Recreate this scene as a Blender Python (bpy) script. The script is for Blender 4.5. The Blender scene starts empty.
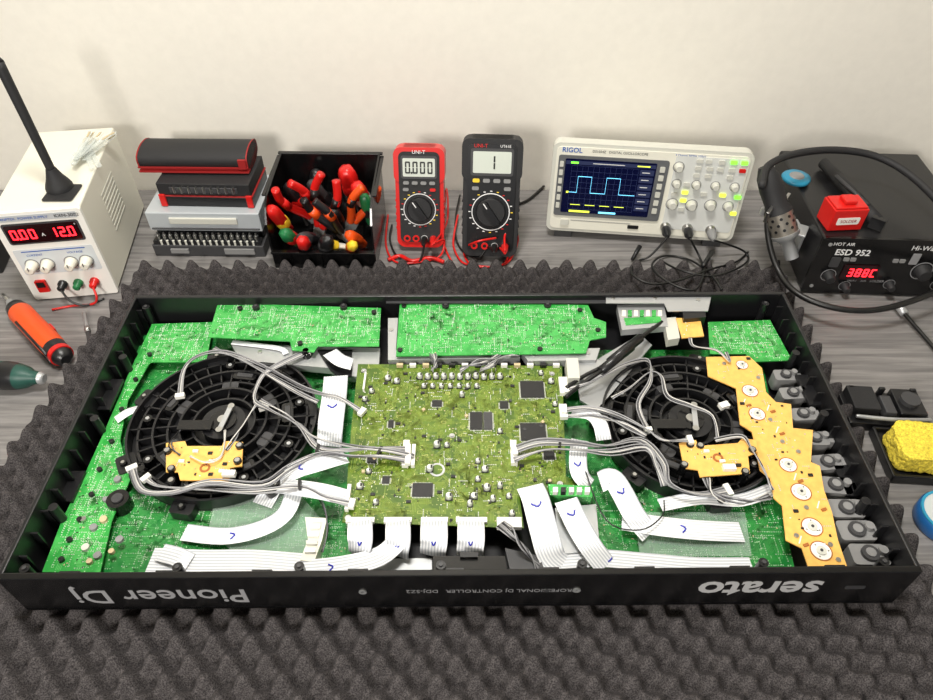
import bpy, bmesh, math, random
from mathutils import Vector, Matrix, noise
random.seed(7)
R=math.radians
# ---------------------------------------------------------------- survey of the bench
FOC=698.0; PIT=R(45.7); CAM=Vector((0,-.311,.731))
cP,sP=math.cos(PIT),math.sin(PIT)
def S(px,py,z=0.0):
    """photogrammetric survey: measured point -> metres on the real horizontal surface at height z"""
    a=(px-466.5)/FOC; b=(py-350)/FOC
    t=(CAM.z-z)/(sP+b*cP)
    return Vector((a*t, CAM.y+t*(cP-b*sP), z))
def T(*a): return Matrix.Translation(Vector(a if len(a)==3 else a[0]))
def RX(d): return Matrix.Rotation(R(d),4,'X')
def RY(d): return Matrix.Rotation(R(d),4,'Y')
def RZ(d): return Matrix.Rotation(R(d),4,'Z')
def face(loc,yaw=0,lean=0): return T(*loc)@RZ(yaw)@RX(90-lean)
# ---------------------------------------------------------------- materials
def lin(c):
    return tuple(((x/255)/12.92 if x/255<=.04045 else ((x/255+.055)/1.055)**2.4) for x in c)+(1,)
MATS={}
def mat(name,rgb,rough=.5,metal=0,emit=0,bump=0,bscale=300,alpha=1,trans=0,spec=.5,var=0):
    if name in MATS: return MATS[name]
    m=bpy.data.materials.new(name); m.use_nodes=True
    nt=m.node_tree; b=nt.nodes['Principled BSDF']
    col=lin(rgb)
    b.inputs['Base Color'].default_value=col
    b.inputs['Roughness'].default_value=rough
    b.inputs['Metallic'].default_value=metal
    b.inputs['Specular IOR Level'].default_value=spec
    if emit:
        b.inputs['Emission Color'].default_value=col; b.inputs['Emission Strength'].default_value=emit
    b.inputs['Alpha'].default_value=alpha
    b.inputs['Transmission Weight'].default_value=trans
    tc=nt.nodes.new('ShaderNodeTexCoord')
    n=nt.nodes.new('ShaderNodeTexNoise'); n.inputs['Scale'].default_value=bscale; n.inputs['Detail'].default_value=4
    nt.links.new(tc.outputs['Object'],n.inputs['Vector'])
    if bump:
        bp=nt.nodes.new('ShaderNodeBump'); bp.inputs['Strength'].default_value=bump; bp.inputs['Distance'].default_value=.001
        nt.links.new(n.outputs['Fac'],bp.inputs['Height']); nt.links.new(bp.outputs['Normal'],b.inputs['Normal'])
    if var:
        r=nt.nodes.new('ShaderNodeValToRGB')
        r.color_ramp.elements[0].position=.3; r.color_ramp.elements[1].position=.7
        r.color_ramp.elements[0].color=tuple(x*(1-var) for x in col[:3])+(1,)
        r.color_ramp.elements[1].color=tuple(min(1,x*(1+var)) for x in col[:3])+(1,)
        nt.links.new(n.outputs['Fac'],r.inputs['Fac']); nt.links.new(r.outputs['Color'],b.inputs['Base Color'])
    MATS[name]=m; return m
def pcb_mat(name,c1,c2,speck,s=1.0):
    """solder mask: two copper-pour tones with soft edges and fine pale vias"""
    m=bpy.data.materials.new(name); m.use_nodes=True; nt=m.node_tree; L=nt.links; N=nt.nodes
    b=N['Principled BSDF']; b.inputs['Roughness'].default_value=.25
    tc=N.new('ShaderNodeTexCoord')
    def ramp(src,p0,p1,inv=False):
        r=N.new('ShaderNodeValToRGB'); e=r.color_ramp.elements
        e[0].position=p0; e[1].position=p1
        if inv: e[0].color=(1,1,1,1); e[1].color=(0,0,0,1)
        L.new(src,r.inputs['Fac']); return r.outputs['Color']
    def mix(f,a,bb):
        x=N.new('ShaderNodeMix'); x.data_type='RGBA'; L.new(f,x.inputs['Factor'])
        for sck,val in ((x.inputs['A'],a),(x.inputs['B'],bb)):
            if isinstance(val,tuple): sck.default_value=val
            else: L.new(val,sck)
        return x.outputs['Result']
    v1=N.new('ShaderNodeTexNoise'); v1.inputs['Scale'].default_value=42*s; v1.inputs['Detail'].default_value=3; L.new(tc.outputs['Object'],v1.inputs['Vector'])
    col=mix(ramp(v1.outputs['Fac'],.44,.56),lin(c1),lin(c2))
    v3=N.new('ShaderNodeTexVoronoi'); v3.feature='F1'; v3.inputs['Scale'].default_value=330*s; L.new(tc.outputs['Object'],v3.inputs['Vector'])
    mp=N.new('ShaderNodeSeparateColor'); L.new(v3.outputs['Color'],mp.inputs[0])
    f1=ramp(v3.outputs['Distance'],.16,.24,True); f2=ramp(mp.outputs[1],.62,.65)
    mm=N.new('ShaderNodeMath'); mm.operation='MULTIPLY'; L.new(f1,mm.inputs[0]); L.new(f2,mm.inputs[1])
    col=mix(mm.outputs[0],col,lin(speck))
    L.new(col,b.inputs['Base Color']); return m

BLK=mat('black_plastic',(24,24,26),.32,bump=.12,bscale=900)
BLKG=mat('black_gloss',(14,14,15),.2)
BLKM=mat('black_matte',(28,28,30),.65,bump=.3,bscale=500)
DGREY=mat('dark_grey_plastic',(58,58,60),.5)
GREY=mat('grey_plastic',(132,132,132),.5)
LGREY=mat('light_grey_plastic',(200,200,190),.45)
CREAM=mat('cream_plastic',(226,224,210),.4)
WHITE=mat('white_plastic',(238,237,230),.4)
SILV=mat('steel',(190,190,188),.28,metal=1)
SILVD=mat('brushed_metal',(184,186,187),.42,metal=.6,bump=.1,bscale=200)
SOLD=mat('solder',(214,216,212),.3,metal=.35)
SOLDP=mat('solder_point',(170,206,166),.35,metal=.1)
CHIP=mat('ic_black',(22,22,24),.4)
RED=mat('red_plastic',(205,28,24),.32)
REDD=mat('red_trim',(150,22,22),.6)
ORG=mat('orange_plastic',(226,80,22),.4)
GRN=mat('green_plastic',(28,110,62),.4)
DGRN=mat('dark_green_plastic',(18,72,62),.45)
YEL=mat('yellow_plastic',(235,200,50),.4)
TEAL=mat('teal_plastic',(40,140,175),.35)
BLUE=mat('blue_ink',(30,40,170),.5)
FFCW=mat('ffc_white',(236,238,240),.32)
FFCG=mat('ffc_groove',(196,200,206),.32)
W1=mat('wire_grey',(150,150,152),.4); W2=mat('wire_dark',(92,92,96),.4); W3=mat('wire_light',(205,203,198),.4)
WB=mat('wire_black',(18,18,18),.4)
TAN=mat('tan_plastic',(196,178,140),.5)
LEDR=mat('led_red',(255,30,40),.4,emit=5)
LEDG=mat('led_green',(120,255,60),.4,emit=1.6)
LEDY=mat('led_yellow',(225,240,80),.4,emit=1.0)
DISP=mat('display_window',(34,6,10),.12)
LCD=mat('lcd_panel',(200,206,196),.25)
LCDT=mat('lcd_segments',(18,20,20),.4)
SCR=mat('scope_screen',(8,12,44),.15,emit=.25)
SCRD=mat('scope_screen_menu',(44,50,78),.15,emit=.3)
GRID=mat('graticule',(58,68,104),.4,emit=.3)
WAVE=mat('trace_line',(120,215,255),.4,emit=1.6)
PRINT=mat('white_print',(228,228,228),.5)
PRINTG=mat('grey_print',(140,140,142),.5)
PRINTB=mat('blue_print',(40,90,170),.5)
CLEAR=mat('clear_plastic',(225,232,228),.1,alpha=.3)
CLEARP=mat('clear_plate',(200,222,208),.08,alpha=.2)
TRG=mat('trace_green',(88,184,94),.3); TRD=mat('trace_green_dark',(62,148,72),.3); TRM=mat('trace_olive',(126,146,52),.3)
SILK=mat('silkscreen',(176,222,172),.5); SILKY=mat('silkscreen_yellow',(206,208,122),.5)
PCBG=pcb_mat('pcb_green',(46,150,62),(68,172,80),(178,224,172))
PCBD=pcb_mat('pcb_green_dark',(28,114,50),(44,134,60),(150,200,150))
PCBM=pcb_mat('pcb_olive',(66,94,22),(92,118,32),(206,208,136),1.15)
TRC={PCBG:(TRG,SILK),PCBD:(TRD,SILK),PCBM:(TRM,SILKY)}
PCBY=mat('pcb_amber',(238,184,96),.36,var=.10,bscale=140)
PCBC=mat('pcb_amber_mark',(160,96,40),.5)

# ---------------------------------------------------------------- mesh builder
class MB:
    def __init__(s,M=None):
        s.v=[];s.f=[];s.mi=[];s.sm=[];s.mats=[];s.M=M or Matrix()
    def idx(s,m):
        if m not in s.mats: s.mats.append(m)
        return s.mats.index(m)
    def add(s,vs,fs,m,smooth=False,M=None):
        X=s.M@M if M is not None else s.M
        o=len(s.v); s.v+=[X@Vector(p) for p in vs]; i=s.idx(m)
        for f in fs: s.f.append([o+k for k in f]); s.mi.append(i); s.sm.append(smooth)
    def box(s,c,d,m,rz=0,M=None):
        x,y,z=d[0]/2,d[1]/2,d[2]/2
        vs=[(-x,-y,-z),(x,-y,-z),(x,y,-z),(-x,y,-z),(-x,-y,z),(x,-y,z),(x,y,z),(-x,y,z)]
        fs=[(0,3,2,1),(4,5,6,7),(0,1,5,4),(1,2,6,5),(2,3,7,6),(3,0,4,7)]
        X=T(*c)@RZ(rz)
        if M is not None: X=M@X
        s.add(vs,fs,m,M=X)
    def prism(s,poly,z0,z1,m,M=None,smooth=False):
        A=sum(poly[i][0]*poly[(i+1)%len(poly)][1]-poly[(i+1)%len(poly)][0]*poly[i][1] for i in range(len(poly)))
        if A<0: poly=poly[::-1]
        n=len(poly)
        vs=[(p[0],p[1],z0) for p in poly]+[(p[0],p[1],z1) for p in poly]
        s.add(vs,[tuple(range(n-1,-1,-1)),tuple(range(n,2*n))],m,M=M)
        s.add(vs,[(i,(i+1)%n,n+(i+1)%n,n+i) for i in range(n)],m,smooth,M=M)
    def rrpts(s,cx,cy,w,h,r,k=5):
        pts=[]
        for ax,ay,a0 in ((1,1,0),(-1,1,90),(-1,-1,180),(1,-1,270)):
            for i in range(k+1):
                a=R(a0+90*i/k); pts.append((cx+ax*(w/2-r)+r*math.cos(a),cy+ay*(h/2-r)+r*math.sin(a)))
        return pts
    def rrect(s,cx,cy,w,h,r,z0,z1,m,M=None,k=5):
        s.prism(s.rrpts(cx,cy,w,h,r,k),z0,z1,m,M=M)
    def lathe(s,prof,m,M=None,seg=20,flute=0,nf=6):
        vs=[];fs=[]
        for r,z in prof:
            for i in range(seg):
                a=2*math.pi*i/seg; rr=r*(1+flute*math.cos(nf*a))
                vs.append((rr*math.cos(a),rr*math.sin(a),z))
        n=len(prof)
        for j in range(n-1):
            for i in range(seg):
                k=(i+1)%seg; fs.append((j*seg+i,j*seg+k,(j+1)*seg+k,(j+1)*seg+i))
        s.add(vs,fs,m,True,M=M)
        s.add([vs[i] for i in range(seg)],[tuple(range(seg-1,-1,-1))],m,M=M)
        s.add([vs[(n-1)*seg+i] for i in range(seg)],[tuple(range(seg))],m,M=M)
    def cyl(s,c,r,h,m,seg=18,M=None,r2=None):
        X=T(*c)
        if M is not None: X=M@X
        r2=r if r2 is None else r2
        s.lathe([(r,0),(r2,h)],m,M=X,seg=seg)
    def ring(s,c,r1,r0,z0,z1,m,seg=48,M=None):
        vs=[];fs=[]
        for i in range(seg):
            a=2*math.pi*i/seg; ca,sa=math.cos(a),math.sin(a)
            for r,z in ((r0,z0),(r1,z0),(r1,z1),(r0,z1)): vs.append((c[0]+r*ca,c[1]+r*sa,z))
        for i in range(seg):
            k=(i+1)%seg
            for j in range(4): fs.append((i*4+j,k*4+j,k*4+(j+1)%4,i*4+(j+1)%4))
        s.add(vs,fs,m,M=M)
    def tube(s,path,r,m,seg=7,sub=6,M=None,r2=None):
        p=spline(path,sub); n=len(p); vs=[];fs=[]
        u=None
        for i in range(n):
            t=(p[min(i+1,n-1)]-p[max(i-1,0)]); t=t.normalized() if t.length>1e-9 else Vector((0,0,1))
            if u is None: u=t.orthogonal().normalized()
            u=(u-t*u.dot(t)); u=u.normalized() if u.length>1e-6 else t.orthogonal().normalized()
            w=t.cross(u); rr=r if r2 is None else r+(r2-r)*i/(n-1)
            for k in range(seg):
                a=2*math.pi*k/seg; vs.append(p[i]+u*rr*math.cos(a)+w*rr*math.sin(a))
        for i in range(n-1):
            for k in range(seg):
                q=(k+1)%seg; fs.append((i*seg+k,i*seg+q,(i+1)*seg+q,(i+1)*seg+k))
        fs.append(tuple(range(seg-1,-1,-1))); fs.append(tuple((n-1)*seg+k for k in range(seg)))
        s.add(vs,fs,m,True,M=M)
    def seg7(s,txt,x,y,h,m,z=.0003,w=None,th=.13):
        w=w or h*.55; t=h*th
        SG={'0':'abcdef','1':'bc','2':'abged','3':'abgcd','5':'afgcd','8':'abcdefg','C':'adef','4':'fgbc'}
        for ch in txt:
            if ch=='.':
                s.box((x-w*.2,y+t/2,z),(t*1.3,t*1.3,.0006),m); continue
            for g in SG.get(ch,''):
                c,d={'a':((w/2,h-t/2),(w*.8,t)),'d':((w/2,t/2),(w*.8,t)),'g':((w/2,h/2),(w*.8,t)),
                     'b':((w-t/2,h*.74),(t,h*.42)),'c':((w-t/2,h*.26),(t,h*.42)),
                     'f':((t/2,h*.74),(t,h*.42)),'e':((t/2,h*.26),(t,h*.42))}[g]
                s.box((x+c[0],y+c[1],z),(d[0],d[1],.0006),m)
            x+=w*1.45
    def build(s,name,root=None,bevel=0,bseg=2):
        xs=[p.x for p in s.v];ys=[p.y for p in s.v];zs=[p.z for p in s.v]
        c=Vector(((min(xs)+max(xs))/2,(min(ys)+max(ys))/2,min(zs)))
        me=bpy.data.meshes.new(name); me.from_pydata([p-c for p in s.v],[],s.f)
        for m in s.mats: me.materials.append(m)
        me.polygons.foreach_set('material_index',s.mi); me.polygons.foreach_set('use_smooth',s.sm)
        bm=bmesh.new(); bm.from_mesh(me); bmesh.ops.recalc_face_normals(bm,faces=bm.faces); bm.to_mesh(me); bm.free()
        o=bpy.data.objects.new(name,me); bpy.context.scene.collection.objects.link(o); o.location=c
        if bevel:
            b=o.modifiers.new('bevel','BEVEL'); b.width=bevel; b.segments=bseg; b.limit_method='ANGLE'; b.angle_limit=R(50)
        if root is not None:
            o.parent=root; o.matrix_parent_inverse=T(*(-root.location))
        return o
def spline(path,sub):
    p=[Vector(q) for q in path]
    if sub<=1 or len(p)<3: return p
    out=[]
    for i in range(len(p)-1):
        a=p[max(i-1,0)];b=p[i];c=p[i+1];d=p[min(i+2,len(p)-1)]
        for k in range(sub):
            t=k/sub
            out.append(.5*((2*b)+(c-a)*t+(2*a-5*b+4*c-d)*t*t+(3*b-3*c+d-a)*t**3))
    out.append(p[-1]); return out
def root(name,loc):
    e=bpy.data.objects.new(name,None); e.empty_display_size=.03; e.location=Vector(loc)
    bpy.context.scene.collection.objects.link(e); return e
def text(body,size,M,m,rt,name,align='CENTER',ext=.0001,bold=0):
    cu=bpy.data.curves.new(name,'FONT'); cu.body=body; cu.size=size; cu.align_x=align; cu.align_y='CENTER'; cu.extrude=ext
    cu.resolution_u=3; cu.offset=bold
    cu.materials.append(m); o=bpy.data.objects.new(name,cu); bpy.context.scene.collection.objects.link(o)
    o.parent=rt; o.matrix_parent_inverse=T(*(-rt.location)); o.matrix_basis=M; return o

# ================================================================= ROOM
WALLY=.83
def plane_box(name,c,d,m):
    b=MB(); b.box(c,d,m); return b.build(name)
wallm=mat('wall_paint',(232,228,218),.7,bump=.3,bscale=70,var=.02)
plane_box('wall_back',(0,WALLY+.05,.5),(4.4,.1,2.5),wallm)
plane_box('wall_left',(-2.15,-.72,.5),(.1,3.0,2.5),wallm)
plane_box('wall_right',(2.15,-.72,.5),(.1,3.0,2.5),wallm)
plane_box('ceiling',(0,-.67,1.8),(4.4,3.1,.1),wallm)
plane_box('floor',(0,-.67,-.8),(4.4,3.1,.1),mat('floor_vinyl',(120,112,104),.5,var=.15,bscale=8))
wm=bpy.data.materials.new('grey_woodgrain'); wm.use_nodes=True; nt=wm.node_tree; b=nt.nodes['Principled BSDF']
b.inputs['Roughness'].default_value=.5
tc=nt.nodes.new('ShaderNodeTexCoord'); mp=nt.nodes.new('ShaderNodeMapping'); mp.inputs['Scale'].default_value=(2.2,38,1)
mp.inputs['Rotation'].default_value=(0,0,R(2))
n1=nt.nodes.new('ShaderNodeTexNoise'); n1.inputs['Scale'].default_value=3; n1.inputs['Detail'].default_value=9; n1.inputs['Roughness'].default_value=.62
n1.inputs['Distortion'].default_value=.5
rp=nt.nodes.new('ShaderNodeValToRGB'); e=rp.color_ramp.elements
e[0].position=.28; e[0].color=lin((88,86,86)); e[1].position=.7; e[1].color=lin((144,141,139))
nt.links.new(tc.outputs['Object'],mp.inputs['Vector']); nt.links.new(mp.outputs['Vector'],n1.inputs['Vector'])
nt.links.new(n1.outputs['Fac'],rp.inputs['Fac']); nt.links.new(rp.outputs['Color'],b.inputs['Base Color'])
desk=root('workbench',(0,.28,-.75))
d=MB(); d.box((0,.29,-.015),(2.4,1.07,.03),wm); d.build('desktop',desk,bevel=.002)
d=MB()
for x in(-1.1,1.1):
    for y in(-.18,.76): d.box((x,y,-.39),(.06,.06,.72),DGREY)
d.box((0,.76,-.08),(2.14,.02,.08),DGREY); d.build('desk_legs',desk)

# ================================================================= FOAM MAT
fm=bpy.data.materials.new('foam_charcoal'); fm.use_nodes=True; nt=fm.node_tree; b=nt.nodes['Principled BSDF']
b.inputs['Roughness'].default_value=.95; b.inputs['Specular IOR Level'].default_value=.15
tc=nt.nodes.new('ShaderNodeTexCoord'); nn=nt.nodes.new('ShaderNodeTexNoise'); nn.inputs['Scale'].default_value=700
rp=nt.nodes.new('ShaderNodeValToRGB'); rp.color_ramp.elements[0].color=lin((40,38,39)); rp.color_ramp.elements[1].color=lin((86,82,82))
rp.color_ramp.elements[0].position=.35; rp.color_ramp.elements[1].position=.65
bp=nt.nodes.new('ShaderNodeBump'); bp.inputs['Strength'].default_value=.4; bp.inputs['Distance'].default_value=.001
nt.links.new(tc.outputs['Object'],nn.inputs['Vector']); nt.links.new(nn.outputs['Fac'],rp.inputs['Fac'])
nt.links.new(rp.outputs['Color'],b.inputs['Base Color']); nt.links.new(nn.outputs['Fac'],bp.inputs['Height']); nt.links.new(bp.outputs['Normal'],b.inputs['Normal'])
def fl(y): return -.530-.125*(.58-y) if y>.2 else -.5775
def fr(y): return .506
NX,NY=400,290; Y0,Y1=-.2,.58
vs=[];fs=[]
kk=2*math.pi/.038
for j in range(NY+1):
    y=Y0+(Y1-Y0)*j/NY; a,bb=fl(y),fr(y)
    for i in range(NX+1):
        x=a+(bb-a)*i/NX
        w=math.sin(kk*x+.15*math.sin(9*y))*math.sin(kk*y+.2*math.sin(7*x))
        w=math.copysign(abs(w)**.85,w)
        z=.0142+.0130*w+.0007*math.sin(5*x+3*y)
        vs.append((x,y,z))
W=NX+1
for j in range(NY):
    for i in range(NX): q=j*W+i; fs.append((q,q+1,q+W+1,q+W))
bd=[i for i in range(W)]+[j*W+NX for j in range(1,NY+1)]+[NY*W+i for i in range(NX-1,-1,-1)]+[j*W for j in range(NY-1,0,-1)]
o=len(vs)
for q in bd: vs.append((vs[q][0],vs[q][1],.0003))
nb=len(bd)
for i in range(nb): k=(i+1)%nb; fs.append((bd[k],bd[i],o+i,o+k))
me=bpy.data.meshes.new('acoustic_foam_mat'); me.from_pydata(vs,[],fs); me.materials.append(fm)
me.polygons.foreach_set('use_smooth',[True]*len(me.polygons))
fo=bpy.data.objects.new('acoustic_foam_mat',me); bpy.context.scene.collection.objects.link(fo)

# ================================================================= DJ CONTROLLER
ZB,ZR=.0285,.098
CW,CD=.895,.413
CM=T(-.007,.2095,0)@RZ(.5)
dj=root('dj_controller',(-.01,.21,ZB))
c=MB(CM); hw,hd=CW/2,CD/2
c.box((0,0,ZB+.004),(CW,CD,.008),BLK)
c.box((0,-hd+.0035,(ZB+ZR)/2),(CW,.007,ZR-ZB),BLKG)
c.box((0,hd-.003,(ZB+ZR)/2),(CW,.006,ZR-ZB),BLK)
c.box((-hw+.0025,0,(ZB+ZR)/2),(.005,CD-.01,ZR-ZB),BLK)
c.box((hw-.0025,0,(ZB+ZR)/2),(.005,CD-.01,ZR-ZB),BLK)
c.build('chassis_shell',dj,bevel=.0012)
c=MB(CM)
for i in range(15):
    y=-hd+.03+i*.026
    for sx in(-1,1): c.box((sx*(hw-.009),y,.062),(.008,.002,.05),BLK)
for x in (-.43,-.28,-.16,-.02,.12,.3,.42):
    for y in(-hd+.016,hd-.014):
        c.cyl((x,y,.037),.005,.052,BLK,seg=14); c.cyl((x,y,.0885),.0022,.002,DGREY,seg=10)
for sx in(-1,1):
    for y in(-.12,0,.1): c.cyl((sx*(hw-.016),y,.037),.005,.05,BLK,seg=14)
    c.box((sx*(hw-.012),.05,.070),(.016,.05,.004),BLK); c.box((sx*(hw-.012),-.08,.064),(.016,.04,.004),BLK)
for i in range(40): c.box((-hw+.03+i*.0215,-hd+.009,.07),(.002,.005,.035),BLK)
for i in range(9): c.box((-hw+.06+i*.095,-hd+.011,.082),(.02,.009,.003),BLK)
c.build('ribs_and_bosses',dj)
def ftext(b,x,z,sz,m,n,bold=0): text(b,sz,CM@T(x,-hd-.0004,z)@RX(90)@RZ(180),m,dj,n,bold=bold)
ftext('Pioneer Dj',-.300,.061,.040,mat('logo_print_grey',(150,150,152),.45),'lettering_left',.0004)
ftext('serato',.297,.066,.048,mat('logo_print_light',(190,190,190),.45),'lettering_right',.0011)
ftext('PROFESSIONAL DJ CONTROLLER   DDJ-SZ2',0.03,.066,.0088,PRINTG,'lettering_model')
c=MB(CM@T(0,-hd,0)@RX(90))
for x,r in((-.098,.004),(.115,.004),(.085,.0028)): c.ring((x,.066),r,r*.5,0,.0012,SILVD if r>.003 else DGREY,seg=20)
c.rrect(.393,.067,.02,.006,.002,0,.0008,DGREY)
c.build('front_sockets',dj)

def inpoly(x,y,P):
    r=False;n=len(P)
    for i in range(n):
        x1,y1=P[i][:2];x2,y2=P[(i+1)%n][:2]
        if (y1>y)!=(y2>y) and x<(x2-x1)*(y-y1)/(y2-y1)+x1: r=not r
    return r
def strip_(b,p,q,w,z,m):
    d=Vector((q[0]-p[0],q[1]-p[1],0)); n=Vector((-d.y,d.x,0)).normalized()*w/2
    b.add([(p[0]-n.x,p[1]-n.y,z),(q[0]-n.x,q[1]-n.y,z),(q[0]+n.x,q[1]+n.y,z),(p[0]+n.x,p[1]+n.y,z)],[(0,1,2,3)],m)
def pcb(name,pix,z,m,n,style='smd',th=.0016):
    P=[tuple(S(a,b,z)[:2]) for a,b in pix]
    b=MB(); b.prism(P,z-th,z,m)
    xs=[p[0] for p in P];ys=[p[1] for p in P]
    area=(max(xs)-min(xs))*(max(ys)-min(ys))
    ok=lambda x,y,e=.002: all(inpoly(x+dx,y+dy,P) for dx,dy in((e,e),(-e,e),(e,-e),(-e,-e)))
    if m in TRC:
        tm,sm=TRC[m]
        for _ in range(int(area*11000)):
            x=random.uniform(min(xs),max(xs));y=random.uniform(min(ys),max(ys))
            if not ok(x,y): continue
            a=random.choice((0,90,0,90,45)); nl=random.randint(1,5); pit=.0016
            offs=[(i-(nl-1)/2)*pit for i in range(nl)]
            for sgm in range(random.randint(1,4)):
                L=random.uniform(.004,.020); ca,sa=math.cos(R(a)),math.sin(R(a))
                x2,y2=x+ca*L,y+sa*L
                if not ok(x2,y2): break
                for o in offs:
                    p=(x-sa*o,y+ca*o);q=(x2-sa*o,y2+ca*o)
                    if ok(*p,.001) and ok(*q,.001): strip_(b,p,q,.0006,z+.00012,tm)
                x,y=x2,y2; a+=random.choice((45,-45,90,-90))
        for _ in range(int(area*5200)):
            x=random.uniform(min(xs),max(xs));y=random.uniform(min(ys),max(ys))
            if not ok(x,y,.005): continue
            w,h=random.choice(((.003,.002),(.002,.003),(.005,.003),(.003,.0005),(.004,.0005),(.003,.0005),(.0005,.003)))
            if min(w,h)<.001: strip_(b,(x,y),(x+(w if w>h else 0),y+(h if h>w else 0)),.0004,z+.0002,sm)
            else:
                for p,q in(((x,y),(x+w,y)),((x,y+h),(x+w,y+h)),((x,y),(x,y+h)),((x+w,y),(x+w,y+h))): strip_(b,p,q,.0003,z+.0002,sm)
    k=0;tr=0
    while k<n and tr<n*6:
        tr+=1
        x=random.uniform(min(xs),max(xs));y=random.uniform(min(ys),max(ys))
        if not ok(x,y,.004): continue
        k+=1; q=random.random(); rz=random.choice((0,90))
        if style=='smd':
            if q<.5: b.box((x,y,z+.0004),(.0016,.0008,.0008),random.choice((CHIP,TAN,WHITE,SOLD)),rz)
            elif q<.85:
                L=random.randint(2,5)
                for i in range(L):
                    dx,dy=((i*.0022,0) if rz else (0,i*.0022))
                    if ok(x+dx,y+dy,.001): b.box((x+dx,y+dy,z+.0003),(.0008,.0012,.0005),SOLD,rz)
            elif q<.96: b.box((x,y,z+.0005),(.0028,.002,.001),CHIP,rz)
            else: b.box((x,y+.003,z+.0008),(.005,.0035,.0015),CHIP)
        else:
            if q<.78:
                L=random.randint(2,7)
                for i in range(L):
                    dx,dy=((i*.0025,0) if rz else (0,i*.0025))
                    if inpoly(x+dx,y+dy,P): b.cyl((x+dx,y+dy,z),.0007,.0006,SOLDP if i%3 else SOLD,seg=6,r2=.0003)
            else: b.box((x,y,z+.0004),(.0018,.0009,.0008),random.choice((CHIP,SILK,TAN)),rz)
    b.build(name,dj); return P
pcb('pcb_left_column',[(152,324),(214,322),(206,362),(150,362),(128,400),(120,440),(130,480),(112,520),(100,572),(42,572),(62,520),(82,480),(105,430),(128,375)],.062,PCBG,420,'solder')
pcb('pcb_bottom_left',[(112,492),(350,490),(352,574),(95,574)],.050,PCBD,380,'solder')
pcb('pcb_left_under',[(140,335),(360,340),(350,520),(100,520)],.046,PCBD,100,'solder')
pcb('pcb_rear_left',[(218,303),(381,308),(379,346),(318,346),(314,352),(292,350),(290,341),(208,337)],.084,PCBG,330,'solder')
pcb('pcb_rear_centre',[(400,301),(588,305),(594,318),(606,322),(606,337),(590,340),(586,353),(396,356)],.086,PCBG,420,'solder')
pcb('pcb_rear_right',[(708,322),(770,320),(792,360),(748,362),(746,354),(710,354)],.070,PCBG,150,'solder')
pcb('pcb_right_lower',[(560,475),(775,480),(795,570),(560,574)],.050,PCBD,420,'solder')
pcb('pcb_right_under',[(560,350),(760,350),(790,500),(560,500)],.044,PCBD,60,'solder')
pcb('pcb_main',[(358,364),(562,366),(566,476),(580,484),(520,500),(524,528),(342,522),(346,500),(350,440)],.074,PCBM,620)
z=.074; b=MB()
def cap(px,py,r=.0036,h=.008):
    p=S(px,py,z); b.box((p.x,p.y,z+.0006),(2*r+.001,2*r+.001,.0012),CHIP); b.lathe([(r,.0012),(r,h-.0005),(r*.85,h)],SOLD,M=T(p.x,p.y,z),seg=14)
    b.box((p.x+r*.5,p.y,z+h+.0001),(r*.6,r*1.1,.0002),CHIP)
def chip(x0,y0,x1,y1,legs=True,m=CHIP,h=.002):
    a=S(x0,y1,z);q=S(x1,y0,z); w=q.x-a.x;d=q.y-a.y;cx=(a.x+q.x)/2;cy=(a.y+q.y)/2
    b.box((cx,cy,z+h/2),(w,d,h),m)
    if legs:
        b.cyl((cx-w*.35,cy-d*.35,z+h),.0006,.0001,DGREY,seg=8)
        for s in(-1,1):
            for i in range(int(w/.0016)): b.box((cx-w/2+.0008+i*.0016,cy+s*(d/2+.0008),z+.0003),(.0008,.0018,.0005),SOLD)
            for i in range(int(d/.0016)): b.box((cx+s*(w/2+.0008),cy-d/2+.0008+i*.0016,z+.0003),(.0018,.0008,.0005),SOLD)
for i in range(11): cap(420+i*8.0,378+random.uniform(-.6,.6),.0033,.007)
for i in range(7): cap(424+i*8.8,387,.0028,.005)
for px,py in((462,396),(388,379),(397,382),(372,392),(541,374),(551,382),(437,446),(447,446),(478,462),(485,470),(478,480),(487,489),(474,497),(493,500),(500,487),(509,497),(369,472),(360,487),(376,503),(449,498),(430,470),(512,515),(365,400),(555,405),(470,505),(500,432)): cap(px,py,random.choice((.0028,.0036)),random.choice((.005,.007)))
chip(521,382,543,398);chip(521,424,545,441);chip(470,413,482,430);chip(484,413,492,430,m=DGREY);chip(412,484,433,497)
chip(432,401,442,407);chip(500,402,508,409);chip(388,421,394,428);chip(544,452,554,460);chip(382,477,390,484);chip(367,456,377,463)
for x0,y0,x1,y1 in((402,443,410,468),(411,447,416,468),(511,443,516,466),(345,487,352,512),(497,520,521,530),(363,375,367,392),(560,407,566,420),(560,380,566,396)):
    chip(x0,y0,x1,y1,False,WHITE,.006)
for x0,x1 in((346,375),(384,412),(421,448),(456,487)): chip(x0,519,x1,524,False,WHITE,.004)
a=S(437,470,z); b.cyl((a.x,a.y,z),.009,.0008,SILVD,seg=24); b.cyl((a.x,a.y,z+.0008),.0065,.0004,PCBM,seg=20)
for px in range(400,560,13):
    a=S(px,367,z); b.box((a.x,a.y,z+.003),(.008,.004,.005),random.choice((WHITE,CHIP,TAN)))
for px,py in((364,371),(552,374),(560,484),(348,518),(517,526),(452,436)):
    a=S(px,py,z); b.cyl((a.x,a.y,z),.0034,.0008,SILV,seg=16); b.cyl((a.x,a.y,z+.0008),.002,.0012,SILVD,seg=10)
for _ in range(10):
    a=S(random.uniform(362,556),random.uniform(400,512),z); b.box((a.x,a.y,z+.0012),(.0035,.0035,.0024),random.choice((DGREY,TAN)),rz=random.choice((0,45)))
b.build('main_board_components',dj)
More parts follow.
